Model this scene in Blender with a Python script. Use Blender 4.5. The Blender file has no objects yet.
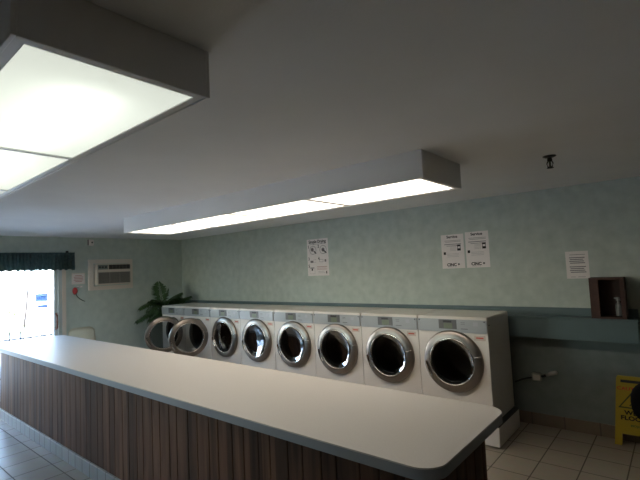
import bpy, bmesh, math, random
from mathutils import Vector, Matrix
random.seed(7)
PI = math.pi
S = bpy.context.scene
COL = S.collection

# ------------------------------------------------------------------ helpers
def mat(name, col, rough=.5, metal=0, spec=.5, noise=None, bump=None, coat=0):
    """noise=(scale, colour2, contrast)  bump=(scale, strength)"""
    m = bpy.data.materials.new(name); m.use_nodes = True
    nt = m.node_tree; b = nt.nodes['Principled BSDF']
    b.inputs['Base Color'].default_value = (*col, 1)
    b.inputs['Roughness'].default_value = rough
    b.inputs['Metallic'].default_value = metal
    b.inputs['Specular IOR Level'].default_value = spec
    b.inputs['Coat Weight'].default_value = coat
    tc = nt.nodes.new('ShaderNodeTexCoord')
    if noise:
        n = nt.nodes.new('ShaderNodeTexNoise'); n.inputs['Scale'].default_value = noise[0]
        n.inputs['Detail'].default_value = 5
        nt.links.new(tc.outputs['Object'], n.inputs['Vector'])
        r = nt.nodes.new('ShaderNodeValToRGB')
        r.color_ramp.elements[0].position = .5 - noise[2]; r.color_ramp.elements[1].position = .5 + noise[2]
        r.color_ramp.elements[0].color = (*col, 1); r.color_ramp.elements[1].color = (*noise[1], 1)
        nt.links.new(n.outputs['Fac'], r.inputs['Fac']); nt.links.new(r.outputs['Color'], b.inputs['Base Color'])
    if bump:
        n2 = nt.nodes.new('ShaderNodeTexNoise'); n2.inputs['Scale'].default_value = bump[0]; n2.inputs['Detail'].default_value = 4
        nt.links.new(tc.outputs['Object'], n2.inputs['Vector'])
        bp = nt.nodes.new('ShaderNodeBump'); bp.inputs['Strength'].default_value = bump[1]; bp.inputs['Distance'].default_value = .01
        nt.links.new(n2.outputs['Fac'], bp.inputs['Height']); nt.links.new(bp.outputs['Normal'], b.inputs['Normal'])
    return m

def brick_mat(name, c1, c2, mortar, w, h, msize, rough, loc=(0, 0, 0), rot=(0, 0, 0), offset=0, spec=.5):
    m = bpy.data.materials.new(name); m.use_nodes = True
    nt = m.node_tree; b = nt.nodes['Principled BSDF']; b.inputs['Specular IOR Level'].default_value = spec
    tc = nt.nodes.new('ShaderNodeTexCoord'); mp = nt.nodes.new('ShaderNodeMapping')
    mp.inputs['Location'].default_value = loc; mp.inputs['Rotation'].default_value = rot
    br = nt.nodes.new('ShaderNodeTexBrick'); br.offset = offset; br.squash = 1
    br.inputs['Scale'].default_value = 1; br.inputs['Brick Width'].default_value = w; br.inputs['Row Height'].default_value = h
    br.inputs['Mortar Size'].default_value = msize; br.inputs['Mortar Smooth'].default_value = .2
    br.inputs['Color1'].default_value = (*c1, 1); br.inputs['Color2'].default_value = (*c2, 1); br.inputs['Mortar'].default_value = (*mortar, 1)
    nt.links.new(tc.outputs['Object'], mp.inputs['Vector']); nt.links.new(mp.outputs['Vector'], br.inputs['Vector'])
    n = nt.nodes.new('ShaderNodeTexNoise'); n.inputs['Scale'].default_value = 14; n.inputs['Detail'].default_value = 6
    nt.links.new(tc.outputs['Object'], n.inputs['Vector'])
    mx = nt.nodes.new('ShaderNodeMix'); mx.data_type = 'RGBA'; mx.blend_type = 'MULTIPLY'; mx.inputs['Factor'].default_value = .25
    nt.links.new(br.outputs['Color'], mx.inputs['A']); nt.links.new(n.outputs['Color'], mx.inputs['B'])
    nt.links.new(mx.outputs['Result'], b.inputs['Base Color'])
    ma = nt.nodes.new('ShaderNodeMapRange'); ma.inputs['To Min'].default_value = rough; ma.inputs['To Max'].default_value = .85
    nt.links.new(br.outputs['Fac'], ma.inputs['Value']); nt.links.new(ma.outputs['Result'], b.inputs['Roughness'])
    bp = nt.nodes.new('ShaderNodeBump'); bp.invert = True; bp.inputs['Strength'].default_value = .4; bp.inputs['Distance'].default_value = .003
    nt.links.new(br.outputs['Fac'], bp.inputs['Height']); nt.links.new(bp.outputs['Normal'], b.inputs['Normal'])
    return m

def glass_mat(name, tint, gc=1, rough=.03):
    m = bpy.data.materials.new(name); m.use_nodes = True
    nt = m.node_tree; nt.nodes.clear()
    out = nt.nodes.new('ShaderNodeOutputMaterial')
    tr = nt.nodes.new('ShaderNodeBsdfTransparent'); tr.inputs['Color'].default_value = (*tint, 1)
    gl = nt.nodes.new('ShaderNodeBsdfGlossy'); gl.inputs['Roughness'].default_value = rough; gl.inputs['Color'].default_value = (gc, gc, gc, 1)
    fr = nt.nodes.new('ShaderNodeFresnel'); fr.inputs['IOR'].default_value = 1.5
    mx = nt.nodes.new('ShaderNodeMixShader')
    nt.links.new(fr.outputs['Fac'], mx.inputs['Fac']); nt.links.new(tr.outputs['BSDF'], mx.inputs[1]); nt.links.new(gl.outputs['BSDF'], mx.inputs[2])
    nt.links.new(mx.outputs['Shader'], out.inputs['Surface'])
    return m

def diffuser_mat(name, col, strength):
    m = bpy.data.materials.new(name); m.use_nodes = True
    nt = m.node_tree; nt.nodes.clear()
    out = nt.nodes.new('ShaderNodeOutputMaterial')
    em = nt.nodes.new('ShaderNodeEmission'); em.inputs['Color'].default_value = (*col, 1); em.inputs['Strength'].default_value = strength
    tl = nt.nodes.new('ShaderNodeBsdfTranslucent'); tl.inputs['Color'].default_value = (.8, .8, .8, 1)
    ad = nt.nodes.new('ShaderNodeAddShader')
    nt.links.new(em.outputs[0], ad.inputs[0]); nt.links.new(tl.outputs[0], ad.inputs[1]); nt.links.new(ad.outputs[0], out.inputs['Surface'])
    return m

def emit_mat(name, col, strength):
    m = bpy.data.materials.new(name); m.use_nodes = True
    b = m.node_tree.nodes['Principled BSDF']; b.inputs['Base Color'].default_value = (*col, 1)
    b.inputs['Emission Color'].default_value = (*col, 1); b.inputs['Emission Strength'].default_value = strength
    return m

class MB:
    def __init__(s): s.bm = bmesh.new()
    def box(s, x0, x1, y0, y1, z0, z1, bev=0, seg=2):
        g = bmesh.ops.create_cube(s.bm, size=1)['verts']
        for v in g: v.co = Vector(((x0+x1)/2 + v.co.x*(x1-x0), (y0+y1)/2 + v.co.y*(y1-y0), (z0+z1)/2 + v.co.z*(z1-z0)))
        if bev:
            es = list({e for v in g for e in v.link_edges})
            bmesh.ops.bevel(s.bm, geom=es, offset=bev, segments=seg, affect='EDGES', clamp_overlap=True)
        return s
    def lathe(s, prof, origin=(0, 0, 0), axis='Z', n=48, a0=0, a1=2*PI, smooth=True):
        """prof: list of (r, h)"""
        full = abs(a1-a0-2*PI) < 1e-6; m = n if full else n+1
        o = Vector(origin); rings = []
        for i in range(m):
            a = a0+(a1-a0)*i/n; c, sn = math.cos(a), math.sin(a); ring = []
            for r, h in prof:
                if axis == 'Z': p = Vector((r*c, r*sn, h))
                elif axis == 'Y': p = Vector((r*c, h, r*sn))
                else: p = Vector((h, r*c, r*sn))
                ring.append(s.bm.verts.new(o+p))
            rings.append(ring)
        for i in range(n):
            A = rings[i]; B = rings[(i+1) % m]
            for j in range(len(prof)-1):
                try:
                    f = s.bm.faces.new((A[j], B[j], B[j+1], A[j+1])); f.smooth = smooth
                except ValueError: pass
        return s
    def tube(s, pts, r, n=8, cap=True):
        pts = [Vector(p) for p in pts]; rings = []
        rr = r if isinstance(r, (list, tuple)) else [r]*len(pts)
        for i, p in enumerate(pts):
            t = (pts[min(i+1, len(pts)-1)]-pts[max(i-1, 0)]).normalized()
            u = t.cross(Vector((0, 0, 1)));
            if u.length < .05: u = t.cross(Vector((0, 1, 0)))
            u.normalize(); w = t.cross(u)
            rings.append([s.bm.verts.new(p+(u*math.cos(2*PI*k/n)+w*math.sin(2*PI*k/n))*rr[i]) for k in range(n)])
        for A, B in zip(rings, rings[1:]):
            for k in range(n):
                f = s.bm.faces.new((A[k], A[(k+1) % n], B[(k+1) % n], B[k])); f.smooth = True
        if cap:
            s.bm.faces.new(rings[0][::-1]); s.bm.faces.new(rings[-1])
        return s
    def prism(s, pts, z0, z1, bev=0):
        """outline pts in xy extruded z0..z1"""
        A = [s.bm.verts.new((x, y, z0)) for x, y in pts]; B = [s.bm.verts.new((x, y, z1)) for x, y in pts]
        s.bm.faces.new(A[::-1]); s.bm.faces.new(B); n = len(pts)
        for i in range(n): s.bm.faces.new((A[i], A[(i+1) % n], B[(i+1) % n], B[i]))
        return s
    def quad(s, *p):
        f = s.bm.faces.new([s.bm.verts.new(q) for q in p]); return s
    def build(s, name, m, parent=None, loc=None):
        bmesh.ops.recalc_face_normals(s.bm, faces=s.bm.faces)
        me = bpy.data.meshes.new(name); s.bm.to_mesh(me); s.bm.free()
        me.materials.append(m)
        o = bpy.data.objects.new(name, me); COL.objects.link(o)
        if parent: o.parent = parent
        if loc: o.location = loc
        return o

def tag(o, label, cat, group=None, kind=None):
    if label: o['label'] = label
    if cat: o['category'] = cat
    if group: o['group'] = group
    if kind: o['kind'] = kind
    return o
def thing(name, label, cat, loc=(0, 0, 0), rz=0, group=None):
    o = bpy.data.objects.new(name, None); COL.objects.link(o); o.empty_display_size = .1
    o.location = loc; o.rotation_euler = (0, 0, rz)
    return tag(o, label, cat, group)
def struct(name, mb, m, parent=None):
    o = mb.build(name, m, parent)
    if not parent: o['kind'] = 'structure'
    return o
def dup(o, parent=None):
    c = o.copy(); COL.objects.link(c)
    if parent: c.parent = parent
    for ch in list(o.children): dup(ch, c)
    return c
def text(name, s, size, m, parent, loc, rot, align='CENTER', ext=.0003, offset=0, sx=1):
    cu = bpy.data.curves.new(name, 'FONT'); cu.body = s; cu.size = size; cu.align_x = align; cu.align_y = 'CENTER'
    cu.extrude = ext; cu.offset = offset; cu.resolution_u = 3
    tmp = bpy.data.objects.new('tmp_text', cu); COL.objects.link(tmp)
    bpy.context.view_layer.update()
    me = bpy.data.meshes.new_from_object(tmp.evaluated_get(bpy.context.evaluated_depsgraph_get()))
    bpy.data.objects.remove(tmp); bpy.data.curves.remove(cu)
    me.name = name
    for v in me.vertices: v.co.x *= sx
    me.materials.clear(); me.materials.append(m)
    o = bpy.data.objects.new(name, me); COL.objects.link(o); o.parent = parent
    o.location = loc; o.rotation_euler = rot
    return o

# ------------------------------------------------------------------ materials
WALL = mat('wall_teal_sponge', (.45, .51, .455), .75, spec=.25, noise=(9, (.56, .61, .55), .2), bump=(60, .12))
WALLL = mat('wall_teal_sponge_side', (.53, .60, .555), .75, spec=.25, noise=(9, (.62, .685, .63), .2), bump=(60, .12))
CEIL = mat('ceiling_paint', (.84, .85, .86), .9, spec=.1, noise=(3, (.87, .88, .89), .2), bump=(90, .15))
TILE = brick_mat('floor_tile', (.33, .285, .225), (.37, .32, .25), (.13, .11, .09), .29, .30, .005, .35, loc=(-6.175+.29*40, 1.15+.30*60, 0))
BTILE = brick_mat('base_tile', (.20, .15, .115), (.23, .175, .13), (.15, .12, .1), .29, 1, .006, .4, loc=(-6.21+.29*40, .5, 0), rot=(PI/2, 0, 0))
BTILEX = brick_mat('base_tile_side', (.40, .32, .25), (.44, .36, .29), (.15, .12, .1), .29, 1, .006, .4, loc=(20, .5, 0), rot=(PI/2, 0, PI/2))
CTILE = brick_mat('counter_base_tile', (.37, .345, .305), (.41, .385, .345), (.2, .18, .16), .15, 1, .005, .35, loc=(-6.21+.29*40, .5, 0), rot=(PI/2, 0, 0))
LAM = mat('white_laminate', (.64, .61, .575), .38, spec=.45, noise=(120, (.68, .65, .61), .2))
LAMEDGE = mat('laminate_edge_grey', (.36, .385, .43), .4)
WHITE = mat('white_enamel', (.76, .71, .655), .3, spec=.5, noise=(2, (.78, .735, .68), .3))
SILVER = mat('silver_panel', (.37, .385, .40), .35, metal=.2)
DSILVER = mat('dark_silver_panel', (.12, .12, .12), .35, metal=.1)
CHROME = mat('brushed_chrome', (.33, .295, .265), .36, metal=1)
CHROMEP = mat('polished_chrome', (.85, .82, .78), .08, metal=1)
RUBBER = mat('black_rubber', (.015, .015, .017), .5)
DRUM = mat('drum_steel', (.20, .185, .17), .35, metal=1)
DGLASS = glass_mat('smoked_door_glass', (.42, .42, .41), .38)
LCD = mat('lcd', (.20, .23, .17), .2)
BLACK = mat('black_plastic', (.02, .02, .022), .4)
PAPER = mat('paper', (.84, .79, .76), .8, spec=.1, noise=(30, (.87, .82, .79), .2))
INK = mat('black_ink', (.03, .028, .03), .8, spec=.1)
GREYINK = mat('grey_print', (.25, .23, .23), .8, spec=.1)
PALEINK = mat('pale_print', (.42, .40, .40), .8, spec=.1)
REDINK = mat('red_ink', (.55, .12, .09), .8, spec=.1)
FIXT = mat('fixture_paint', (.88, .88, .88), .45, spec=.4)
FIXIN = mat('fixture_inside', (.45, .45, .44), .6)
CREAM = mat('cream_plastic', (.70, .65, .56), .5)
CREAMD = mat('cream_louvre', (.33, .31, .28), .5)
TRIM = mat('painted_trim', (.78, .71, .63), .5)
BLUEPAINT = mat('blue_green_paint', (.11, .16, .17), .5, noise=(6, (.125, .18, .19), .2))
ALU = mat('anodised_aluminium', (.62, .68, .70), .35, metal=.15)
WGLASS = glass_mat('window_glass', (.93, .95, .95))
CURTAIN = mat('dark_green_fabric', (.085, .145, .145), .9, spec=.1, noise=(25, (.14, .21, .205), .2))
LEAF = mat('palm_leaf', (.035, .075, .03), .5, noise=(8, (.06, .12, .04), .2))
STEM = mat('palm_stem', (.10, .11, .04), .6)
POT = mat('terracotta', (.20, .09, .05), .7)
SOIL = mat('soil', (.03, .02, .015), .95, noise=(50, (.06, .045, .03), .2))
YELLOW = mat('yellow_plastic', (.44, .32, .02), .5)
BROWN = mat('dark_brown_wood', (.055, .021, .014), .55, noise=(20, (.075, .030, .019), .2))
BROWNIN = mat('dark_wood_inside', (.035, .014, .010), .6)

def wood_plank():
    m = bpy.data.materials.new('stained_plank_wood'); m.use_nodes = True
    nt = m.node_tree; b = nt.nodes['Principled BSDF']; b.inputs['Roughness'].default_value = .55; b.inputs['Specular IOR Level'].default_value = .3
    tc = nt.nodes.new('ShaderNodeTexCoord'); mp = nt.nodes.new('ShaderNodeMapping'); mp.inputs['Scale'].default_value = (10, 10, .8)
    n = nt.nodes.new('ShaderNodeTexNoise'); n.inputs['Scale'].default_value = 1.6; n.inputs['Detail'].default_value = 8; n.inputs['Distortion'].default_value = .6
    nt.links.new(tc.outputs['Object'], mp.inputs[0]); nt.links.new(mp.outputs[0], n.inputs['Vector'])
    r = nt.nodes.new('ShaderNodeValToRGB'); r.color_ramp.elements[0].position = .32; r.color_ramp.elements[1].position = .72
    r.color_ramp.elements[0].color = (.075, .034, .018, 1); r.color_ramp.elements[1].color = (.20, .098, .055, 1)
    nt.links.new(n.outputs['Fac'], r.inputs[0])
    oi = nt.nodes.new('ShaderNodeSeparateXYZ'); nt.links.new(tc.outputs['Object'], oi.inputs[0])
    ad = nt.nodes.new('ShaderNodeMath'); ad.operation = 'MULTIPLY_ADD'; ad.inputs[1].default_value = 10; ad.inputs[2].default_value = .5
    nt.links.new(oi.outputs['X'], ad.inputs[0])
    fl = nt.nodes.new('ShaderNodeMath'); fl.operation = 'FLOOR'; nt.links.new(ad.outputs[0], fl.inputs[0])
    wn = nt.nodes.new('ShaderNodeTexWhiteNoise'); wn.noise_dimensions = '1D'; nt.links.new(fl.outputs[0], wn.inputs['W'])
    mr = nt.nodes.new('ShaderNodeMapRange'); mr.inputs['To Min'].default_value = .65; mr.inputs['To Max'].default_value = 1.35
    nt.links.new(wn.outputs['Value'], mr.inputs['Value'])
    vm = nt.nodes.new('ShaderNodeVectorMath'); vm.operation = 'SCALE'; nt.links.new(r.outputs['Color'], vm.inputs[0]); nt.links.new(mr.outputs['Result'], vm.inputs['Scale'])
    nt.links.new(vm.outputs[0], b.inputs['Base Color'])
    return m
PLANK = wood_plank()
PANEL = mat('dark_wall_panelling', (.07, .045, .03), .6, noise=(5, (.10, .065, .045), .2))

# ------------------------------------------------------------------ room shell
XR, YF, ZC = 9.6, -8.0, 2.332
T = .16
struct('floor', MB().box(-T, XR+T, YF-T, T, -.12, 0), TILE)
struct('ceiling', MB().box(-T, XR+T, YF-T, T, ZC, ZC+.14), CEIL)
def darken_below(m, col, z):
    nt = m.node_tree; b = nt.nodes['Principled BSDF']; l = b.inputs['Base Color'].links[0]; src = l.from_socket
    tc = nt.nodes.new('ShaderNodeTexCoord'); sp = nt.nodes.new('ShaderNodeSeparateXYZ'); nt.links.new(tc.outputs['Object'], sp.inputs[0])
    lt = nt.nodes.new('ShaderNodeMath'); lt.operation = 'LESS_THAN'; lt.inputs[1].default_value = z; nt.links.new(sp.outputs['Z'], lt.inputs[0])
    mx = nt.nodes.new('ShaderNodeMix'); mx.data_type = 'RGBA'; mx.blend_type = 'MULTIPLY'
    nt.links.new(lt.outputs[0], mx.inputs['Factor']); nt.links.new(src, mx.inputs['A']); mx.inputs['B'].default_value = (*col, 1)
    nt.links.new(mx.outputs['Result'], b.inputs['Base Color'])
darken_below(WALL, (.42, .44, .46), .95)      # multiplies the wall colour darker below ledge height
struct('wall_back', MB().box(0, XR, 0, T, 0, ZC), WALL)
struct('wall_right', MB().box(XR, XR+T, YF-T, T, 0, ZC), PANEL)
WX0, WX1, WZ0, WZ1 = .5, 2.5, .90, 2.05
struct('wall_front', MB().box(0, WX0, YF-T, YF, 0, ZC).box(WX1, XR, YF-T, YF, 0, ZC).box(WX0, WX1, YF-T, YF, 0, WZ0).box(WX0, WX1, YF-T, YF, WZ1, ZC), PANEL)
win = bpy.data.objects.new('added_window_1', None); COL.objects.link(win); win['kind'] = 'structure'; win.location = ((WX0+WX1)/2, YF, 0)  # window added in the unseen front wall to bring in more daylight
wf = MB(); q_ = (WX1-WX0)/2
wf.box(-q_, q_, -T, .01, WZ0, WZ0+.05); wf.box(-q_, q_, -T, .01, WZ1-.05, WZ1)
for xx in (-q_, -.025, q_-.05): wf.box(xx, xx+.05, -T, .01, WZ0+.05, WZ1-.05)
wf.build('added_window_frame', ALU, win)
MB().box(-q_+.05, -.025, -.08, -.074, WZ0+.05, WZ1-.05).build('pane', WGLASS, win); MB().box(.025, q_-.05, -.08, -.074, WZ0+.05, WZ1-.05).build('pane', WGLASS, win)
MB().box(-q_-.04, q_+.04, -.0, .06, WZ0-.03, WZ0, .004).build('added_window_sill', TRIM, win)
DY0, DY1, DZ = -4.02, -2.13, 2.0
wl = MB()
wl.box(-T, 0, YF-T, DY0, 0, ZC); wl.box(-T, 0, DY1, T, 0, ZC); wl.box(-T, 0, DY0, DY1, DZ, ZC)
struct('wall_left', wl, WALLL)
# tile skirting
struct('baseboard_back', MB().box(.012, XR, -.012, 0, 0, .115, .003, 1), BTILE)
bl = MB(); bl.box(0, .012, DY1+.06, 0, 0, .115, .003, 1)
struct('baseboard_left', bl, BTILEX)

# sliding glass door
door = bpy.data.objects.new('door_1', None); COL.objects.link(door); door['kind'] = 'structure'
door.location = (0, 0, 0)
m_ = MB()
m_.box(-T, .015, DY1-.05, DY1, 0, DZ); m_.box(-T, .015, DY0, DY0+.05, 0, DZ); m_.box(-T, .015, DY0+.05, DY1-.05, DZ-.05, DZ); m_.box(-T, .015, DY0+.05, DY1-.05, 0, .03)
m_.build('door_frame', ALU, door)
cas = MB(); cas.box(.0, .018, DY1, DY1+.06, 0, DZ+.06, .004); cas.box(.0, .018, DY0-.06, DY0, 0, DZ+.06, .004); cas.box(0, .018, DY0, DY1, DZ, DZ+.06, .004)
cas.build('door_casing', TRIM, door)
ymid = (DY0+DY1)/2
def sash(y0, y1, x):
    s = MB(); w = .05
    s.box(x-.02, x+.02, y0, y0+w, .03, DZ-.05, .003); s.box(x-.02, x+.02, y1-w, y1, .03, DZ-.05, .003)
    s.box(x-.02, x+.02, y0+w, y1-w, .03, .13, .003); s.box(x-.02, x+.02, y0+w, y1-w, DZ-.11, DZ-.05, .003)
    o = s.build('sash', ALU, door)
    MB().box(x-.003, x+.003, y0+w, y1-w, .13, DZ-.11).build('pane', WGLASS, o)
    return o
sa = sash(ymid-.03, DY1-.05, -.04)
sash(DY0+.05, ymid+.03, -.095)
h = MB(); h.tube([(-.02, DY1-.075, .90), (.025, DY1-.075, .93), (.03, DY1-.075, 1.02), (.025, DY1-.075, 1.11), (-.02, DY1-.075, 1.14)], .014, 10)
tag(h.build('door_handle', mat('red_brown_handle', (.22, .07, .05), .5), sa), 'red-brown wooden pull handle', None)

# stickers on the glass
STK = glass_mat('pale_blue_film', (.17, .23, .34), .3, .3)
STKI = glass_mat('blue_print_film', (.55, .62, .72), .1, .3)
t = thing('glass_sticker', 'pale blue square sticker on the sliding door glass, larger of the two', 'sticker', (-.036, -2.395, 1.40))
MB().box(0, .002, -.085, .085, -.06, .06).build('sheet', STK, t)
MB().box(.002, .003, -.045, .045, -.03, .03).build('printed_mark', STKI, t)
t = thing('glass_sticker', 'narrow blue bar-shaped sticker on the sliding door glass below the square one', 'sticker', (-.036, -2.38, 1.27))
MB().box(0, .002, -.07, .07, -.025, .025).build('sheet', STK, t)
MB().box(.002, .003, -.055, .055, -.012, .004).build('printed_mark', STKI, t)

# valance
def valance():
    t = thing('curtain_valance', 'dark green gathered fabric valance hanging over the sliding glass door', 'valance', (0, 0, 0))
    y0, y1 = -4.3, -1.99
    bm = bmesh.new(); ny = 420; nz = 8
    path = [(.022+.125*k/6, y1, 1) for k in range(6)]
    rows = []
    pts = []
    for k in range(16): pts.append((.02+.12*k/15, y1, 0, -1))
    for k in range(ny): pts.append((.15, y1-(y1-y0)*k/ny, 1, 0))
    for i, (x, y, nx, nyy) in enumerate(pts):
        ph = i*.75 + 1.2*math.sin(i*.13); col = []
        for j in range(nz+1):
            f = j/nz; z = 2.08-.268*f
            amp = (.012+.014*f) if 0 < j < nz else .008
            if j == 1: amp = .003
            d = amp*math.sin(ph) + .004*math.sin(ph*.37+f*2)
            z2 = z-(.008*math.sin(ph*.5) if j == nz else 0)
            col.append(bm.verts.new((x+(d if nx else 0), y+(0 if nx else d), z2)))
        rows.append(col)
    for A, B in zip(rows, rows[1:]):
        for j in range(nz):
            f = bm.faces.new((A[j], B[j], B[j+1], A[j+1])); f.smooth = True
    g = bmesh.ops.solidify(bm, geom=bm.faces[:], thickness=.003)
    q = MB(); q.bm.free(); q.bm = bm
    q.build('gathered_fabric', CURTAIN, t)
    MB().tube([(.10, y0, 2.055), (.10, y1-.02, 2.055)], .012, 10).build('curtain_rod', ALU, t)
    for yy in (y0+.1, (y0+y1)/2, y1-.06):
        MB().box(0, .11, yy-.01, yy+.01, 2.04, 2.06).box(0, .008, yy-.02, yy+.02, 2.03, 2.115).build('bracket', BLACK, t)
valance()

# ------------------------------------------------------------------ ceiling light boxes
def light_box(label, x0, x1, y0, y1, zb, npan, dm, tm, angle_z=0, bw=.011):
    t = thing('ceiling_light_box', label, 'ceiling light', (x0, (y0+y1)/2, ZC), angle_z, 'long boxed fluorescent ceiling lights')
    L = x1-x0; hw = (y1-y0)/2; d = zb-ZC; w = .012
    b = MB()
    b.box(0, L, -hw, -hw+w, d, 0, .002, 1); b.box(0, L, hw-w, hw, d, 0, .002, 1); b.box(0, w, -hw+w, hw-w, d, 0, .002, 1); b.box(L-w, L, -hw+w, hw-w, d, 0, .002, 1)
    b.build('housing', FIXT, t)
    MB().box(w, L-w, -hw+w, hw-w, -.012, -.002).build('reflector', FIXIN, t)
    fr = MB(); f = .036
    fr.box(w, L-w, -hw+w, -hw+f, d+.004, d+.014); fr.box(w, L-w, hw-f, hw-w, d+.004, d+.014)
    fr.box(w, f, -hw+f, hw-f, d+.004, d+.014); fr.box(L-f, L-w, -hw+f, hw-f, d+.004, d+.014)
    fr.build('trim_frame', FIXT, t)
    pw = (L-2*f)/npan
    for i in range(npan):
        a = f+i*pw
        MB().box(a+bw, a+pw-bw, -hw+f, hw-f, d+.008, d+.011).build('diffuser', dm, t)
        if i: MB().box(a-bw, a+bw, -hw+f, hw-f, d+.002, d+.014).build('divider_bar', FIXT, t)
        for s in (-.16, .16):
            yy = s*hw*.9
            MB().tube([(a+(.05 if i else .12), yy, d*.52), (a+pw-(.05 if i < npan-1 else .17), yy, d*.52)], .013, 10).build('fluorescent_tube', tm, t)
    return t
DIFF_FAR = diffuser_mat('diffuser_warm', (1.0, .88, .73), 1.9)
DIFF_NEAR = diffuser_mat('diffuser_cool', (.95, 1.0, .88), .28)
TUBE_FAR = emit_mat('tube_warm', (1.0, .88, .73), 6)
TUBE_NEAR = emit_mat('tube_cool', (.94, 1.0, .90), 4.5)
light_box('long boxed fluorescent ceiling light with warm white panels, nearer the row of machines', 2.59, 6.34, -2.374, -1.783, 2.158, 4, DIFF_FAR, TUBE_FAR, bw=.024)
light_box('large boxed fluorescent ceiling light with cool white panels, nearest the camera at upper left', 2.55, 6.407, -4.44, -3.926, 2.185, 4, DIFF_NEAR, TUBE_NEAR)

# ------------------------------------------------------------------ counter
def rrect(x0, x1, y0, y1, r, n=10):
    pts = []
    for cx, cy, a in ((x1-r, y1-r, 0), (x0+r, y1-r, PI/2), (x0+r, y0+r, PI), (x1-r, y0+r, 1.5*PI)):
        for k in range(n+1):
            q = a+PI/2*k/n; pts.append((cx+r*math.cos(q), cy+r*math.sin(q)))
    return pts
t = thing('folding_counter', 'long white-topped laundry folding counter with dark wood plank sides', 'counter', (3.85, -2.9, 0))
cx, cy = 3.85, -2.9
def L_(x0, x1, y0, y1, z0, z1): return (x0-cx, x1-cx, y0-cy, y1-cy, z0, z1)
ox, oy = -cx, -cy
X0, X1, Y0, Y1, ZT = .86, 6.742, -3.25, -2.42, .90
op = [(x+ox, y+oy) for x, y in rrect(X0, X1, Y0, Y1, .10)]
op2 = [(x+ox, y+oy) for x, y in rrect(X0+.001, X1-.001, Y0+.001, Y1-.001, .10)]
tp = MB().prism(op2, ZT-.006, ZT).build('countertop', LAM, t)
tag(MB().prism(op, ZT-.046, ZT-.006).build('edge_band', LAMEDGE, t), 'grey-blue laminate edge band', None)
bx0, bx1, by0, by1 = .92, 6.685, -3.145, -2.60
MB().box(*L_(bx0+.02, bx1-.02, by0+.02, by1-.02, 0, ZT-.046)).build('base_cabinet', BROWNIN, t)
pk = MB(); x = bx0; i = 0
while x < bx1-.02:
    w = min((.13, .10, .12, .09)[i % 4], bx1-x); i += 1
    for yy in (by0, by1-.018):
        pk.box(*L_(x+.002, x+w-.002, yy, yy+.018, .12, ZT-.05), bev=.003, seg=1)
    x += w
y = by0
while y < by1-.02:
    w = min(.1, by1-y)
    for xx in (bx0-.001, bx1-.017):
        pk.box(*L_(xx, xx+.018, y+.002, y+w-.002, .12, ZT-.05), bev=.003, seg=1)
    y += w
pk.build('plank_cladding', PLANK, t)
rl = MB(); rl.box(*L_(bx0-.012, bx1+.012, by0-.014, by0, ZT-.075, ZT-.047)); rl.box(*L_(bx0-.012, bx1+.012, by1, by1+.014, ZT-.075, ZT-.047)); rl.box(*L_(bx1, bx1+.012, by0, by1, ZT-.075, ZT-.047))
rl.build('top_rail', PLANK, t)
kb = MB(); kb.box(*L_(bx0-.012, bx1+.012, by0-.014, by0+.02, 0, .12), bev=.003, seg=1); kb.box(*L_(bx0-.012, bx1+.012, by1-.02, by1+.014, 0, .12), bev=.003, seg=1)
kb.box(*L_(bx1-.02, bx1+.012, by0+.02, by1-.02, 0, .12)); kb.box(*L_(bx0-.012, bx0+.02, by0+.02, by1-.02, 0, .12))
kb.build('tile_skirting', CTILE, t)

# ------------------------------------------------------------------ laundry machines
MW, MZ0, MZT, PZ = .686, .194, 1.138, .995
RC, RO = .725, .288           # door centre height, outer radius
def front_with_hole(bm, hw, z0, z1, y, r, n=48):
    """flat front panel with a round hole at height RC"""
    inner = []; outer = []
    for k in range(n):
        a = 2*PI*k/n; c, s = math.cos(a), math.sin(a)
        inner.append(bm.verts.new((r*c, y, RC+r*s)))
        tx = hw/abs(c) if abs(c) > 1e-6 else 1e9
        tz = ((z1-RC) if s > 0 else (RC-z0))/abs(s) if abs(s) > 1e-6 else 1e9
        q = min(tx, tz); outer.append(bm.verts.new((q*c, y, RC+q*s)))
    for k in range(n):
        bm.faces.new((inner[k], inner[(k+1) % n], outer[(k+1) % n], outer[k]))
    # fill the corners
    for sx in (1, -1):
        for zz in (z0, z1):
            cs = bm.verts.new((sx*hw, y, zz))
            cand = [k for k in range(n) if outer[k].co.x*sx > 0 and (outer[k].co.z-RC)*(zz-RC) > 0]
            on_side = [k for k in cand if abs(abs(outer[k].co.x)-hw) < 1e-6]
            on_cap = [k for k in cand if abs(outer[k].co.z-zz) < 1e-6]
            if on_side and on_cap:
                a = max(on_side, key=lambda k: abs(outer[k].co.z-RC)); b = max(on_cap, key=lambda k: abs(outer[k].co.x))
                if a != b: bm.faces.new((outer[a], cs, outer[b]))
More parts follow.
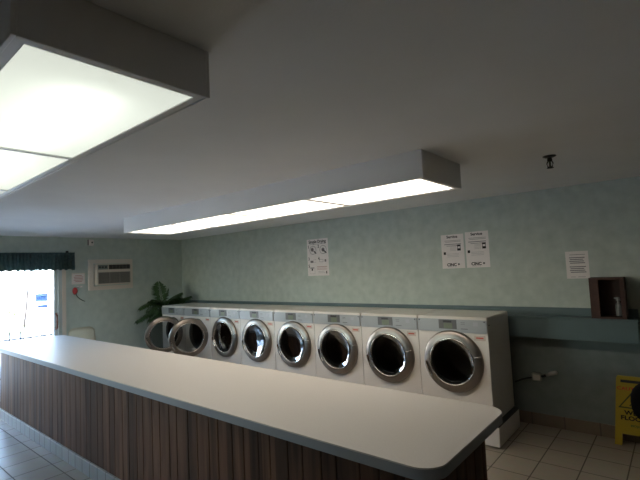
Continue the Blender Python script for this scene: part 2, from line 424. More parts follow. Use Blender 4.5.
def make_machine():
    t = thing('front_loading_washer', 'x', 'washing machine', (0, 0, 0), 0, 'row of white front-loading laundry machines')
    hw = MW/2-.004; D = .60
    b = MB()
    front_with_hole(b.bm, hw-.0, MZ0+.012, PZ, 0, .235)
    # shell walls
    b.box(-hw, -hw+.012, .0005, D, MZ0+.012, MZT-.02); b.box(hw-.012, hw, .0005, D, MZ0+.012, MZT-.02)
    b.box(-hw+.012, hw-.012, D-.012, D, MZ0+.012, MZT-.02); b.box(-hw+.012, hw-.012, .0005, D-.012, MZ0+.012, MZ0+.03)
    b.box(-hw+.012, hw-.012, .0005, .01, PZ, MZT-.02)
    body = b.build('cabinet', WHITE, t)
    MB().box(-hw-.001, hw+.001, -.004, D, MZT-.022, MZT, .006).build('top_panel', WHITE, t)
    cp = MB().box(-hw, hw, -.014, .0, PZ, MZT-.024, .005).build('control_panel', SILVER, t)
    MB().box(-.115, .06, -.0165, -.0135, PZ+.03, PZ+.115).build('display_bezel', DSILVER, cp)
    MB().box(-.065, .02, -.018, -.0162, PZ+.035, PZ+.085).build('display', LCD, cp)
    MB().box(-.07, .012, -.0184, -.0162, PZ+.09, PZ+.108).build('display_digits', BLACK, cp)
    g = MB()
    g.box(.10, .165, -.0152, -.0135, PZ+.032, PZ+.038); g.build('printed_line', DSILVER, cp)
    MB().box(.10, .14, -.0152, -.0135, PZ+.09, PZ+.094).build('printed_line', DSILVER, cp); MB().box(.10, .14, -.0152, -.0135, PZ+.075, PZ+.078).build('printed_line', DSILVER, cp)
    MB().box(.215, .26, -.0152, -.0135, PZ+.065, PZ+.10).build('panel_label', mat('label_grey', (.42, .43, .46), .5), cp)
    for xx in (-.318, .318): MB().lathe([(0.0005, -.0155), (.006, -.0155), (.007, -.0135)], (xx, 0, PZ+.105), 'Y', 12).build('screw', BLACK, cp)
    # price sticker
    MB().box(.215, .315, -.0022, -.0002, .931, .974).build('price_sticker', mat('sticker_buff', (.62, .52, .45), .7), body)
    MB().box(.232, .298, -.003, -.002, .947, .960).build('sticker_print', REDINK, body)
    # gasket and drum
    MB().lathe([(.236, 0), (.225, .004), (.212, .02), (.212, .06), (.222, .07)], (0, .0, RC), 'Y', 48).build('door_gasket', mat('grey_rubber', (.07, .068, .065), .5), t)
    MB().lathe([(.222, .07), (.26, .08), (.26, .44), (.24, .46), (0.002, .47)], (0, 0, RC), 'Y', 48).build('drum', DRUM, t)
    # door (origin on the hinge, right-hand side)
    HX = .300
    rim = MB()
    rim.lathe([(.206, .0), (.206, -.030), (.212, -.038), (.218, -.040), (.226, -.040), (.272, -.030), (.280, -.024), (.286, -.012), (RO, -.001), (.27, -.0008), (.206, .0)], (-HX, 0, RC), 'Y', 72)
    dr = rim.build('door', CHROME, t, (HX, -.006, 0))
    MB().lathe([(.2065, -.030), (.2075, -.0405), (.211, -.043), (.215, -.0425), (.2165, -.039)], (-HX, 0, RC), 'Y', 72).build('inner_bezel', CHROMEP, dr)
    MB().lathe([(.206, -.030), (.197, -.026), (.18, -.018), (.15, -.010), (.08, -.004), (.001, -.002)], (-HX, 0, RC), 'Y', 48).build('glass', DGLASS, dr)
    hd = MB()
    hd.lathe([(.243, -.0345), (.245, -.043), (.262, -.043), (.268, -.032)], (-HX, 0, RC), 'Y', 14, PI*1.02, PI*1.2)
    hd.build('door_handle', CHROMEP, dr)
    hg = MB(); hg.tube([(-.085, -.038, RC+.052), (-.022, -.034, RC+.070)], .0035, 6)
    hg.build('hinge', CHROMEP, dr)
    # pedestal
    pd = MB().box(-hw, hw, -.012, D, .018, MZ0-.012, .004).build('pedestal', WHITE, t)
    MB().box(-hw+.02, hw-.02, .006, D-.02, MZ0-.014, MZ0+.014).build('plinth_gap', RUBBER, t)
    for sx in (-1, 1):
        for yy in (.06, D-.06):
            MB().lathe([(0.001, 0), (.022, 0), (.022, .01), (.012, .02), (.001, .02)], (sx*(hw-.05), yy, 0), 'Z', 14).build('foot', RUBBER, t)
    MB().box(hw, hw+.002, .03, .055, MZT-.075, MZT-.067).build('side_badge', BLACK, t)
    return t
proto = make_machine()
labels = [
 'leftmost white front-loading washer in the row, round door standing open, next to the palm',
 'second white front-loading washer from the left, round chrome door standing open toward the counter',
 'white front-loading washer third from the left, closed door right beside the two open ones',
 'white front-loading washer with closed round door, fourth from the left in the row',
 'white front-loading washer with closed round door, fifth from the left in the row',
 'white front-loading washer with closed round door, third from the right end of the row',
 'white front-loading washer with closed round door, second from the right end of the row',
 'rightmost and nearest white front-loading washer, its whole side showing beside the empty floor',
]
machines = []
for i in range(8):
    m = proto if i == 0 else dup(proto)
    m.location = (.617+MW*(i+.5), -.788, 0); m['label'] = labels[i]
    machines.append(m)
for i, ang in ((0, 70), (1, 70)):
    for c in machines[i].children:
        if c.name.startswith('door') and not c.name.startswith('door_g'):
            c.rotation_euler = (0, 0, math.radians(ang))
# the last pedestal is a wider white box
for c in machines[7].children:
    if c.name.startswith('pedestal'):
        me = c.data.copy(); c.data = me
        for v in me.vertices:
            if v.co.x > .3: v.co.x += .042
    if c.name.startswith('plinth_gap'):
        me = c.data.copy(); c.data = me
        for v in me.vertices:
            if v.co.x > .3: v.co.x += .058
            if v.co.z > .19: v.co.z -= .004

# ------------------------------------------------------------------ ledge behind the machines
t = thing('wall_ledge', 'blue-green painted boxed ledge running along the back wall behind the machines', 'ledge', (3.6, 0, 1.09))
MB().box(-3.6, 3.55, -.17, 0, -.204, -.018).build('fascia', BLUEPAINT, t)
MB().box(-3.6, 3.56, -.178, 0, -.018, 0, .003, 1).build('ledge_top', BLUEPAINT, t)
MB().box(-3.6, 3.55, -.016, 0, 0, .073, .003, 1).build('splash_board', BLUEPAINT, t)

# ------------------------------------------------------------------ posters
def paper(name, label, x0, x1, z0, z1, group=None, tilt=0):
    t = thing(name, label, 'poster', ((x0+x1)/2, 0, (z0+z1)/2), 0, group)
    t.rotation_euler = (0, tilt, 0)
    w, h = (x1-x0)/2, (z1-z0)/2
    MB().box(-w, w, -.0015, 0, -h, h).build('sheet', PAPER, t)
    return t, w, h
RT = (PI/2, 0, 0)
def bars(lst, name, m, t, y=-.0022):
    b = MB()
    for x0, x1, z0, z1 in lst: b.box(x0, x1, y, -.0015, z0, z1)
    return b.build(name, m, t)
t, w, h = paper('poster', 'tall white instruction poster headed Simple Drying above the middle machines', 3.29, 3.685, 1.545, 2.075)
text('title', 'Simple Drying', .062, INK, t, (0, -.002, h-.04), RT, offset=.0016, sx=.92)
bars([(-.15, .15, h-.078, h-.072)], 'subtitle_line', PALEINK, t)
def num(s, x, z): text('step_number', s, .06, INK, t, (x, -.002, z), RT, offset=.001)
num('1', -w+.03, .155); num('2', .02, .155); num('3', -w+.03, -.02); num('4', .02, -.02); num('5', -w+.03, -.125)
for x, hd in ((-.085, (-.04, .03)), (.105, (0, 0))):
    r = MB(); r.lathe([(.062, -.0015), (.062, -.0022), (.056, -.0022), (.056, -.0015)], (x, 0, .105), 'Y', 28)
    r.lathe([(.001, -.0022), (.028, -.0022), (.028, -.0015)], (x+hd[0]*.3, 0, .105+hd[1]*.3), 'Y', 20)
    r.build('machine_drawing', GREYINK, t)
    b = MB(); b.tube([(x+.02, -.002, .09), (x+.06, -.002, .055)], .008, 6); b.build('hand_drawing', INK, t)
bars([(-.14, -.085, -.075, -.045), (.03, .10, -.07, -.066), (.03, .10, -.034, -.03), (.03, .034, -.07, -.03), (.096, .10, -.07, -.03), (-.08, -.03, -.07, -.067), (-.08, -.03, -.034, -.031), (.125, .155, -.068, -.034)], 'lint_drawing', GREYINK, t)
bars([(-.15, -.075, -.155, -.145), (-.125, -.10, -.19, -.16), (.145, .162, -.235, -.20)], 'dark_drawing', INK, t)
bars([(-.16, -.06, -.235, -.232), (-.063, -.06, -.235, -.15), (-.16, -.157, -.235, -.15), (-.0, .13, -.225, -.221), (0, .11, -.205, -.201)], 'fine_print', PALEINK, t)
bars([(-.02, .165, -.14, -.132), (-.02, .15, -.158, -.153), (-.02, .165, -.176, -.170)], 'red_lines', mat('faded_red_print', (.50, .30, .27), .8), t)

for k, (x0, x1, z0, z1, lb) in enumerate(((5.365, 5.63, 1.58, 1.965, 'white service notice on the back wall, left one of the pair'), (5.65, 5.905, 1.58, 1.975, 'white service notice on the back wall, right one of the pair'))):
    t, w, h = paper('service_notice', lb, x0, x1, z0, z1, 'pair of service notices on the back wall')  # printed paper notice lying flat on the wall
    text('title', 'Service', .042, INK, t, (0, -.002, h-.028), RT, offset=.0012, sx=1.05)
    bars([(-.09, .10, h-.072, h-.068), (-.08, .10, h-.086, h-.082)], 'heading_lines', GREYINK, t)
    bars([(-.095, .10, h-.115, h-.108), (-.07, .09, h-.132, h-.127)], 'bold_lines', GREYINK, t)
    bars([(.055, .095, .052, .072), (.055, .095, .005, .03), (.058, .063, .03, .052), (.088, .093, .03, .052)], 'phone_drawing', INK, t)
    bars([(-.03, .045, .05-.014*i, .053-.014*i) for i in range(4)]+[(-.07, .07, -.03-.016*i, -.027-.016*i) for i in range(3)], 'body_lines', PALEINK, t)
    bars([(-.108, -.082, -.035, -.005)], 'square_mark', INK, t)
    text('brand_mark', 'CINC', .046, INK, t, (-.02, -.002, -h+.04), RT, offset=.0018)
    MB().lathe([(.001, -.0024), (.011, -.0024), (.011, -.0015)], (.062, 0, -h+.044), 'Y', 6).build('brand_symbol', INK, t)
    bars([(-.07, .03, -h+.014, -h+.018)], 'small_print', PALEINK, t)
t, w, h = paper('typed_notice', 'small typed paper notice on the back wall above the brown wooden box', 6.62, 6.81, 1.44, 1.70)  # a typed sheet, put up as a notice
bars([(-.06, .07, h-.035, h-.031)], 'heading_line', GREYINK, t)
bars([(-.065+.006*(i % 2), .065-.008*((i*2) % 3), .065-.017*i, .073-.017*i) for i in range(4)], 'upper_paragraph', GREYINK, t)
bars([(-.065+.006*(i % 2), .07-.008*((i*2) % 3), -.022-.017*i, -.014-.017*i) for i in range(4)], 'lower_paragraph', GREYINK, t)
bars([(-.06, -.02, -h+.014, -h+.018), (.0, .06, -h+.014, -h+.018)], 'footer_line', PALEINK, t)

# ------------------------------------------------------------------ wooden box with bottle
t = thing('wooden_box', 'dark brown open-fronted wooden box standing on the blue-green wall ledge', 'box', (6.95, -.094, 1.09))
b = MB(); b.box(-.13, -.112, -.085, .076, 0, .36); b.box(.112, .13, -.085, .076, 0, .36); b.box(-.112, .112, -.085, .076, .342, .36); b.box(-.112, .112, -.085, .076, 0, .018)
b.build('carcass', BROWN, t)
MB().box(-.112, .112, .064, .076, .018, .342).build('back_board', BROWNIN, t)
MB().box(-.112, -.06, -.085, -.07, .018, .342).box(.098, .112, -.085, -.07, .018, .342).build('front_stile', BROWN, t)
t = thing('spray_bottle', 'small grey-white bottle standing inside the brown wooden box', 'bottle', (7.02, -.09, 1.108))
MB().lathe([(.001, 0), (.022, 0), (.024, .01), (.024, .09), (.018, .11), (.010, .12), (.010, .135), (.001, .135)], (0, 0, 0), 'Z', 20).build('bottle_body', mat('cloudy_plastic', (.22, .22, .22), .4), t)
MB().lathe([(.001, .165), (.012, .165), (.016, .155), (.016, .133), (.001, .133)], (0, 0, 0), 'Z', 16).box(-.03, -.01, -.006, .006, .15, .163).build('bottle_cap', mat('grey_cap', (.30, .30, .31), .4), t)

# ------------------------------------------------------------------ air conditioner
t = thing('air_conditioner', 'cream through-wall air conditioner in a wide frame on the left wall', 'air conditioner', (0, -1.37, 1.715))
f = MB(); W2, H2 = .37, .255
f.box(0, .035, -W2, -.29, -H2, H2, .005); f.box(0, .035, .30, W2, -H2, H2, .005); f.box(0, .035, -.29, .30, .185, H2, .005); f.box(0, .035, -.29, .30, -H2, -.19, .005)
f.build('frame', TRIM, t)
MB().box(.0, .11, -.275, .295, -.175, .175, .01).build('case', CREAM, t)
MB().box(.11, .118, -.255, -.095, .085, .16, .003).build('control_plate', mat('control_green_grey', (.22, .26, .25), .4), t)
for yy in (-.225, -.18, -.13):
    MB().lathe([(.001, .128), (.013, .128), (.015, .117)], (0, yy, .122), 'X', 16).build('knob', BLACK, t)
v = MB(); v.box(.104, .112, -.08, .285, .085, .16)
v.build('air_outlet', RUBBER, t)
v = MB()
for i in range(5): v.box(.111, .118, -.08, .285, .092+.015*i, .095+.015*i)
for i in range(7): v.box(.112, .117, -.075+.058*i, -.071+.058*i, .085, .16)
v.build('outlet_vanes', mat('vane_grey', (.16, .14, .13), .5), t)
MB().box(.108, .122, -.27, .29, .045, .078, .003).build('divider_strip', TRIM, t)
MB().box(.108, .113, -.25, .28, -.15, .035).build('grille_backing', mat('grille_dark', (.12, .12, .12), .6), t)
v = MB()
for i in range(15): v.box(.112, .124, -.25, .28, -.148+.0125*i, -.142+.0125*i)
for yy in (-.25, -.07, .10, .274): v.box(.112, .124, yy, yy+.006, -.15, .035)
v.build('intake_louvre', CREAMD, t)

# small things on the left wall
t = thing('wall_notice', 'small framed cream notice with red print, between the door and the air conditioner', 'sign', (0, -1.885, 1.665))
MB().box(0, .008, -.10, .10, -.09, .09, .003, 1).build('sign_board', TRIM, t)
MB().box(.008, .0095, -.09, .09, -.08, .08).build('sign_face', PAPER, t)
b = MB()
for i, wd in enumerate((.05, .07, .065, .07, .05)): b.box(.0095, .0103, -wd, wd, .045-.024*i, .053-.024*i)
b.build('red_print', mat('faded_red_ink', (.52, .20, .17), .8), t)
t = thing('wall_hook', 'small white adhesive hook on the left wall under the red-print notice', 'hook', (0, -1.865, 1.535))
MB().box(0, .008, -.04, .04, -.013, .013, .003).build('hook_plate', PAPER, t)
MB().tube([(.005, 0, 0), (.024, -.0, -.008), (.03, 0, -.0), (.03, 0, .008)], .004, 8).build('hook_arm', TRIM, t)
t = thing('key_tag', 'red tag on a dark green cord hanging on the wall beside the sliding door', 'tag', (.012, -1.94, 1.47))
q = MB().lathe([(.001, -.012), (.035, -.010), (.045, 0), (.035, .010), (.001, .012)], (0, 0, 0), 'X', 14)
for v_ in q.bm.verts: v_.co.z *= 1.3; v_.co.y *= .85
q.build('red_tag', mat('red_plastic', (.50, .05, .05), .5), t)
MB().tube([(.006, .01, -.04), (.004, .03, -.09), (.006, .07, -.13), (.006, .11, -.16), (.004, .145, -.175)], .006, 8).build('cord', mat('green_cord', (.05, .09, .07), .7), t)
MB().tube([(.004, .0, .035), (.004, .03, .055), (.012, .075, .065)], .003, 6).build('loop', mat('string', (.2, .12, .1), .7), t)
t = thing('wall_sensor', 'small white box-shaped sensor mounted high on the left wall under the ceiling', 'sensor', (0, -1.69, 2.25))
MB().box(0, .05, -.035, .035, -.05, .05, .008).build('sensor_case', PAPER, t)
MB().lathe([(.001, .058), (.012, .056), (.014, .05)], (0, .005, 0), 'X', 16).build('lens', BLACK, t)
MB().box(0, .02, -.05, -.034, -.04, .05).build('mount', GREYINK, t)

# sprinkler
t = thing('fire_sprinkler', 'small black fire sprinkler head hanging from the ceiling', 'sprinkler', (6.85, -1.52, ZC))
MB().lathe([(.001, 0), (.040, 0), (.042, -.004), (.030, -.010), (.014, -.013), (.001, -.013)], (0, 0, 0), 'Z', 24).build('escutcheon', BLACK, t)
MB().lathe([(.001, -.012), (.014, -.013), (.016, -.03), (.012, -.038), (.001, -.038)], (0, 0, 0), 'Z', 16).tube([(-.012, 0, -.036), (-.019, 0, -.052), (-.014, 0, -.072), (0, 0, -.08)], .004, 6).tube([(.012, 0, -.036), (.019, 0, -.052), (.014, 0, -.072), (0, 0, -.08)], .004, 6).build('sprinkler_body', mat('dark_bronze', (.05, .045, .035), .4, metal=.6), t)
MB().tube([(0, 0, -.038), (0, 0, -.078)], .006, 8).build('glass_bulb', mat('bulb', (.12, .13, .10), .2), t)
MB().lathe([(.001, -.079), (.02, -.079), (.022, -.083), (.001, -.085)], (0, 0, 0), 'Z', 16).build('deflector', BLACK, t)

# ------------------------------------------------------------------ palm
def palm():
    t = thing('potted_palm', 'dark green potted palm in the corner left of the open machines', 'plant', (.27, -.58, 0))
    MB().lathe([(.001, 0), (.13, 0), (.17, .26), (.18, .26), (.18, .30), (.165, .30), (.16, .27), (.001, .265)], (0, 0, 0), 'Z', 32).build('pot', POT, t)
    MB().lathe([(.001, .275), (.158, .27)], (0, 0, 0), 'Z', 24).build('soil', SOIL, t)
    base = [(.0, .0), (.03, .03), (-.03, .02)]
    tops = []
    for k, (bx, by) in enumerate(base):
        top = Vector((bx*1.5, by*1.5, 1.02+.05*k))
        MB().tube([(bx, by, .26), (bx*1.3, by*1.2, .65), top], [.02, .016, .012], 8).build('stem', STEM, t)
        tops.append(top)
    specs = [  # (dx, dy, rise, length, droop)
        (.20, -.95, .20, .56, .45), (.25, -.60, .55, .46, .30), (.2, -.25, .95, .50, .15), (.1, .20, 1.0, .44, .15), (.35, .85, .60, .50, .22),
        (.6, .55, .75, .44, .25), (.75, -.55, .45, .48, .45), (-.15, -.8, .8, .40, .4), (.15, .95, .30, .40, .2), (.85, .1, .5, .42, .5), (.3, -.85, -.05, .42, .40), (.5, .8, .40, .46, .18),
        (.5, -.5, .9, .42, .35), (.7, .35, 1.0, .40, .3), (.45, -.9, .35, .46, .55), (.3, .5, .9, .46, .3), (.6, -.2, .7, .44, .5), (.1, -.9, .5, .52, .55)]
    for k, (dx, dy, rise, L, droop) in enumerate(specs):
        p = tops[k % 3].copy(); d = Vector((dx, dy, rise)).normalized()
        pts = []
        n = 14
        for i in range(n+1):
            s = i/n; pts.append(p+d*L*s+Vector((0, 0, -droop*L*s*s*.9)))
        b = MB(); b.tube(pts, [.006*(1-.7*i/n) for i in range(n+1)], 5)
        for i in range(2, n+1):
            for hlf in (0, .5):
                s = (i-hlf)/n; q = p+d*L*s+Vector((0, 0, -droop*L*s*s*.9))
                tg = (pts[i]-pts[i-1]).normalized(); side = tg.cross(Vector((0, 0, 1))).normalized()
                ll = .17*math.sin(PI*min(1, .22+.72*s))+.03
                for sg in (-1, 1):
                    dr = (side*sg*.75+tg*.75+Vector((0, 0, -.12-.25*random.random()))).normalized()
                    wv = tg.cross(dr).cross(dr).normalized()*.010
                    m1 = q+dr*ll*.45+wv*1.5+Vector((0, 0, .008)); m2 = q+dr*ll*.45-wv*1.5+Vector((0, 0, .008)); e = q+dr*ll+Vector((0, 0, -.03))
                    for pp in (m1, m2, e):
                        pp.x = max(pp.x, -.262); pp.y = min(pp.y, .60)
                    b.bm.faces.new([b.bm.verts.new(v) for v in (q, m1, e, m2)])
        for v in b.bm.verts:
            v.co.x = max(v.co.x, -.262); v.co.y = min(v.co.y, .395 if v.co.z < 1.19 else .56)
            if v.co.z < 1.16 and v.co.y > -.24: v.co.x = min(v.co.x, .32)
        b.build('frond', LEAF, t)
palm()

# ------------------------------------------------------------------ beige chair by the door
def shell_chair(label, loc, rz, m, lm, W=.40, HB=.90, seat=.45, cat='chair'):
    t = thing('plastic_chair', label, cat, loc, rz)
    bm = bmesh.new(); nu, nv = 14, 20; rows = []
    prof = []
    for j in range(nv+1):
        f = j/nv
        if f < .45: g = f/.45; prof.append((.22-.40*g, seat+.015*math.cos(g*PI)-.01))
        elif f < .58: g = (f-.45)/.13; a = g*1.35; prof.append((-.18-.06*math.sin(a), seat-.02+.07*(1-math.cos(a))))
        else: g = (f-.58)/.42; prof.append((-.24-.07*g, seat+.035+(HB-seat-.035)*g))
    for j, (x, z) in enumerate(prof):
        f = j/nv; row = []
        ww = W/2*(1 if f < .5 else 1-.06*(f-.5)/.5)
        for i in range(nu+1):
            u = -1+2*i/nu
            zz, xx = z, x
            if f > .85: zz -= .05*abs(u)**6*(f-.85)/.15
            if f < .1: xx -= .04*abs(u)**4*(1-f/.1)
            if f > .5: xx += .03*u*u
            else: zz += .012*u*u
            row.append(bm.verts.new((xx, u*ww, zz)))
        rows.append(row)
    for A, B in zip(rows, rows[1:]):
        for i in range(nu):
            fc = bm.faces.new((A[i], A[i+1], B[i+1], B[i])); fc.smooth = True
    bmesh.ops.solidify(bm, geom=bm.faces[:], thickness=.008)
    q = MB(); q.bm.free(); q.bm = bm; q.build('seat_shell', m, t)
    for sx, sy in ((1, 1), (1, -1), (-1, 1), (-1, -1)):
        MB().tube([(sx*.12-.02, sy*.14, seat-.02), (sx*.19-.02, sy*.19, .0)], .011, 8).build('leg', lm, t)
    MB().tube([(.10, -.14, seat-.028), (.10, .14, seat-.028)], .010, 8).tube([(-.14, -.14, seat-.026), (-.14, .14, seat-.026)], .010, 8).build('seat_brace', lm, t)
shell_chair('beige moulded plastic chair by the wall beyond the left end of the counter', (.76, -2.03, 0), 0, mat('beige_shell', (.70, .66, .54), .45), ALU, .40, .93)
SEATFAB = mat('black_chair_fabric', (.006, .006, .007), .85, spec=.12, noise=(60, (.010, .010, .012), .2))
t = thing('office_chair', 'black rounded-back swivel chair at the right edge, partly hiding the wet floor sign', 'chair', (7.437, -1.22, 0))
def cushion(name, w, d, th, loc, rot):
    b = MB(); bmesh.ops.create_uvsphere(b.bm, u_segments=32, v_segments=16, radius=1)
    for v in b.bm.verts:
        x, y, z = v.co
        f = lambda q, e: math.copysign(abs(q)**e, q)
        v.co = Vector((f(x, .75)*w/2, f(y, .75)*d/2, f(z, .6)*th/2 + .02*(x*x-.3)))
    for f_ in b.bm.faces: f_.smooth = True
    o = b.build(name, SEATFAB, t, loc); o.rotation_euler = rot; return o
cushion('seat', .42, .42, .09, (0, .02, .46), (0, 0, 0))
cushion('backrest', .50, .31, .08, (-.02, -.20, .745), (math.radians(94), 0, 0))
MB().tube([(0, -.02, .40), (0, -.20, .41), (0, -.26, .50), (0, -.245, .75)], .018, 8).build('back_support', BLACK, t)
MB().lathe([(.001, .08), (.035, .08), (.035, .22), (.018, .23), (.018, .42), (.09, .425), (.001, .43)], (0, 0, 0), 'Z', 20).build('gas_column', BLACK, t)
for k in range(5):
    a = 2*PI*k/5+.3
    lg = MB().tube([(0, 0, .10), (.13*math.cos(a), .13*math.sin(a), .09), (.24*math.cos(a), .24*math.sin(a), .065)], [.022, .018, .014], 8).build('base_leg', BLACK, t)
    cx_, cy_ = .24*math.cos(a), .24*math.sin(a)
    MB().lathe([(.001, -.012), (.026, -.012), (.028, 0), (.026, .012), (.001, .012)], (cx_, cy_, .028), 'X', 16).build('caster', BLACK, lg)

# ------------------------------------------------------------------ wet floor sign
t = thing('wet_floor_sign', 'yellow folding wet floor sign leaning on the back wall at the right', 'sign', (7.055, -.13, 0), 0)
def panel_pts():
    w = .148; return [(-w, 0), (-w+.052, 0), (-w+.056, .105), (w-.056, .105), (w-.052, 0), (w, 0), (w-.042, .60), (w-.054, .62), (-w+.054, .62), (-w+.042, .60)]
lean = math.radians(8)
def sign_panel(name, off, tilt):
    b = MB().prism(panel_pts(), 0, .014)
    o = b.build(name, YELLOW, t)
    o.rotation_euler = (PI/2-tilt, 0, 0); o.location = (0, off, 0)
    return o
pf = sign_panel('front_panel', 0, lean)
pb = sign_panel('rear_panel', .045, lean*.55)
pf.scale = (1, .935, 1); pb.scale = (1, .935, 1)
# printing lies in the panel's own plane (x, y up, z out of the face)
MB().box(-.075, .075, .565, .59, .013, .0146).build('handle_slot', BLACK, pf)
text('caution_word', 'CAUTION', .040, mat('sign_red', (.60, .06, .02), .6), pf, (0, .51, .0148), (0, 0, 0), offset=.001, sx=1.15)
tri = MB()
A = [(-.105, .335), (.105, .335), (0, .485)]; B = [(-.085, .347), (.085, .347), (0, .465)]
for i in range(3):
    j = (i+1) % 3; tri.quad((*A[i], .0148), (*A[j], .0148), (*B[j], .0148), (*B[i], .0148))
tri.tube([(-.02, .36, .0148), (.01, .395, .0148), (.005, .425, .0148)], .006, 6).tube([(.01, .395, .0148), (.04, .365, .0148)], .005, 6)
tri.build('warning_triangle', mat('sign_dark_green', (.07, .08, .02), .6), pf)
text('wet_word', 'WET', .052, INK, pf, (0, .295, .0148), (0, 0, 0), offset=.0018, sx=1.1)
text('floor_word', 'FLOOR', .052, INK, pf, (0, .247, .0148), (0, 0, 0), offset=.0018, sx=1.1)
text('small_word', 'MOJADO', .026, mat('sign_green', (.10, .16, .03), .6), pf, (.03, .185, .0148), (0, 0, 0), offset=.0008)

# ------------------------------------------------------------------ outlet, cord and hose on the wall
t = thing('wall_outlet', 'pale surface-mounted outlet box low on the back wall beside the rightmost machine', 'outlet', (6.285, 0, .47))
MB().box(-.045, .045, -.035, 0, -.035, .04, .006).build('outlet_box', mat('outlet_grey', (.42, .42, .36), .5), t)
MB().box(-.032, .032, -.04, -.034, -.026, .030, .003).build('cover_plate', CREAM, t)
c = MB().tube([(6.10, -.10, .42), (6.15, -.05, .44), (6.20, -.03, .455), (6.245, -.02, .463)], .009, 8).build('power_cord', RUBBER)
tag(c, 'black cord running from behind the rightmost machine to the outlet box', 'cord')
t = thing('drain_hose', 'short grey hose with pale end sticking up along the wall right of the outlet box', 'hose', (6.33, -.03, .485))
MB().tube([(.0, .0, 0), (.05, 0, .02), (.10, -.005, .045)], .011, 10).build('hose', RUBBER, t)
MB().tube([(.045, -.004, .018), (.10, -.01, .043), (.145, -.012, .058)], [.012, .02, .016], 12).build('hose_end', mat('pale_grey_rubber', (.42, .42, .40), .5), t)

# ------------------------------------------------------------------ outside
struct('ground', MB().box(-40, -T, -30, 20, -.3, -.06), mat('concrete_outside', (.55, .54, .52), .9, noise=(3, (.62, .60, .57), .3)))
t = thing('picket_railing', 'dark metal picket railing outside the sliding glass door', 'railing', (-1.25, -3.2, -.06))
IRON = mat('dark_iron', (.015, .015, .017), .6)
b = MB(); b.box(-.015, .015, -2.6, 2.6, .74, .765); b.box(-.015, .015, -2.6, 2.6, .12, .145); b.build('rails', IRON, t)
for i in range(34):
    y = -2.55+i*.155
    tall = (i % 8 == 4)
    q = MB(); r = .016 if tall else .008; hh = .93 if tall else .86
    q.box(-r, r, y-r, y+r, 0, hh-.03); q.lathe([(.001, hh+.04), (.014, hh-.01), (.009, hh-.03), (.001, hh-.03)], (0, y, 0), 'Z', 6)
    q.build('post' if tall else 'picket', IRON, t)
# thin tree
t = thing('young_tree', 'thin bare young tree outside behind the railing', 'tree', (-2.5, -1.93, -.06))
pts = [(0, 0, 0), (.02, -.03, .5), (-.01, .0, .9), (.0, .03, 1.2), (.0, .05, 1.5), (.02, .10, 1.9), (0, .09, 2.6), (0, .12, 3.4)]
BARK = mat('bark', (.025, .02, .018), .9, noise=(30, (.04, .03, .026), .2))
MB().tube(pts, [.03, .024, .021, .02, .018, .016, .012, .006], 8).build('trunk', BARK, t)
for z, a, L in ((1.75, .9, .7), (1.6, -2.2, .8), (2.0, 2.6, .8), (2.3, -.6, .8), (1.35, 1.6, .5), (2.7, 1.2, .7)):
    MB().tube([(0, .07, z), (L*.4*math.cos(a), .07+L*.4*math.sin(a), z+L*.25), (L*.8*math.cos(a+.15), .07+L*.8*math.sin(a+.15), z+L*.4)], [.009, .006, .003], 6).build('branch', BARK, t)
# pale building across the lot
t = thing('building', 'pale building seen through the sliding glass door', 'building', (-20, -2, -.06))
MB().box(-6, 0, -14, 14, 0, 5.5).build('wall', mat('pale_stucco', (.74, .70, .66), .9), t)
MB().box(-6.2, .3, -14.3, 14.3, 5.5, 5.75).build('roof', mat('roof_grey', (.45, .42, .42), .8), t)
wm = mat('outside_window', (.35, .40, .45), .2)
for y in (-11, -7, -3, 1, 5, 9):
    w_ = MB().box(0, .05, y, y+1.6, 1.0, 2.4).build('window', wm, t)
# shrubs
for k, (x, y, s) in enumerate(((-9, -4.5, 1.0), (-10.5, -.6, .9))):
    t = thing('bush', ('low bush outside, nearer of the two past the railing', 'low bush outside, farther of the two past the railing')[k], 'bush', (x, y, -.06))
    b = MB()
    for i in range(420):
        a, e, r = random.random()*2*PI, random.random()*PI/2, s*(.75+.35*random.random())
        p = Vector((r*math.cos(a)*math.cos(e), r*math.sin(a)*math.cos(e), .1+r*.9*math.sin(e)))
        d1 = Vector((random.uniform(-1, 1), random.uniform(-1, 1), random.uniform(-1, 1))).normalized()*.14*s; d2 = d1.cross(Vector((random.uniform(-1, 1), 1, .3))).normalized()*.09*s
        b.bm.faces.new([b.bm.verts.new(v) for v in (p-d1, p+d2, p+d1, p-d2)])
    b.lathe([(s*.9, 0), (s*.95, s*.3), (s*.75, s*.65), (s*.4, s*.88), (.001, s*.95)], (0, 0, 0), 'Z', 20)
    b.build('foliage', mat('bush_leaf', (.22, .26, .14), .8, noise=(5, (.30, .32, .2), .2)), t)

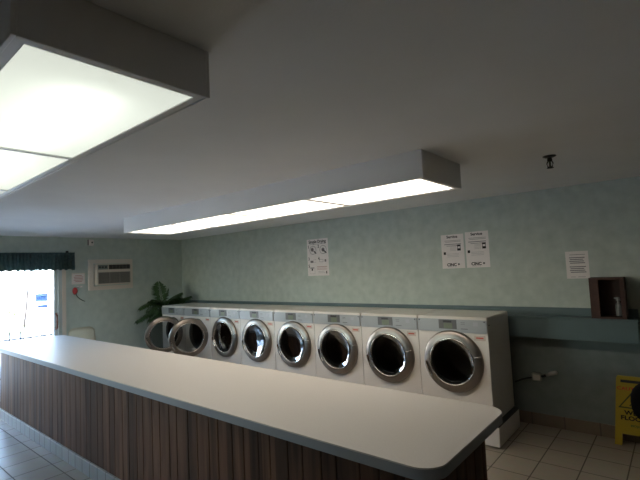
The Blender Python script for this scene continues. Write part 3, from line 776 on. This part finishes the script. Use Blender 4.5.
# ------------------------------------------------------------------ light
w = bpy.data.worlds.new('World'); S.world = w; w.use_nodes = True
nt = w.node_tree; bg = nt.nodes['Background']
sky = nt.nodes.new('ShaderNodeTexSky'); sky.sky_type = 'NISHITA'; sky.sun_disc = False
sky.sun_elevation = math.radians(40); sky.sun_rotation = math.radians(90); sky.air_density = 1.0; sky.dust_density = 1
nt.links.new(sky.outputs['Color'], bg.inputs['Color']); bg.inputs['Strength'].default_value = 4.2
sun = bpy.data.lights.new('sun', 'SUN'); sun.energy = 30; sun.angle = .01; sun.color = (1, .95, .88)
so = bpy.data.objects.new('sun', sun); COL.objects.link(so)
so.rotation_euler = Vector((-.78, -.12, -.62)).to_track_quat('-Z', 'Y').to_euler()
pt = bpy.data.lights.new('door_portal', 'AREA'); pt.shape = 'RECTANGLE'; pt.size = DZ; pt.size_y = DY1-DY0
pt.cycles.is_portal = True
po = bpy.data.objects.new('door_portal', pt); COL.objects.link(po); po.location = (-T-.01, (DY0+DY1)/2, DZ/2); po.rotation_euler = (0, -PI/2, 0)

pt2 = bpy.data.lights.new('added_window_portal', 'AREA'); pt2.shape = 'RECTANGLE'; pt2.size = WX1-WX0; pt2.size_y = WZ1-WZ0
pt2.cycles.is_portal = True
po2 = bpy.data.objects.new('added_window_portal', pt2); COL.objects.link(po2); po2.location = ((WX0+WX1)/2, YF-T-.01, (WZ0+WZ1)/2); po2.rotation_euler = (PI/2, 0, 0)
# ------------------------------------------------------------------ camera
cam = bpy.data.cameras.new('camera'); co = bpy.data.objects.new('camera', cam); COL.objects.link(co)
f, yaw, pitch, roll = 429.67, math.radians(-39.82), math.radians(3.762), math.radians(-2.668)
fw = Vector((math.sin(yaw)*math.cos(pitch), math.cos(yaw)*math.cos(pitch), math.sin(pitch)))
rt = Vector((math.cos(yaw), -math.sin(yaw), 0)); up = rt.cross(fw)
rt2 = rt*math.cos(roll)+up*math.sin(roll); up2 = up*math.cos(roll)-rt*math.sin(roll)
M = Matrix((rt2, up2, -fw)).transposed().to_4x4(); M.translation = Vector((7.472, -4.711, 1.651))
co.matrix_world = M
cam.sensor_width = 36; cam.lens = f/640*36; cam.clip_start = .02
S.camera = co
S.view_settings.view_transform = 'Standard'; S.view_settings.look = 'None'; S.view_settings.gamma = 1; S.view_settings.use_curve_mapping = False
S.view_settings.exposure = 0
S.cycles.use_denoising = True
S.cycles.max_bounces = 10; S.cycles.diffuse_bounces = 6; S.cycles.transparent_max_bounces = 16
S.cycles.sample_clamp_indirect = 6
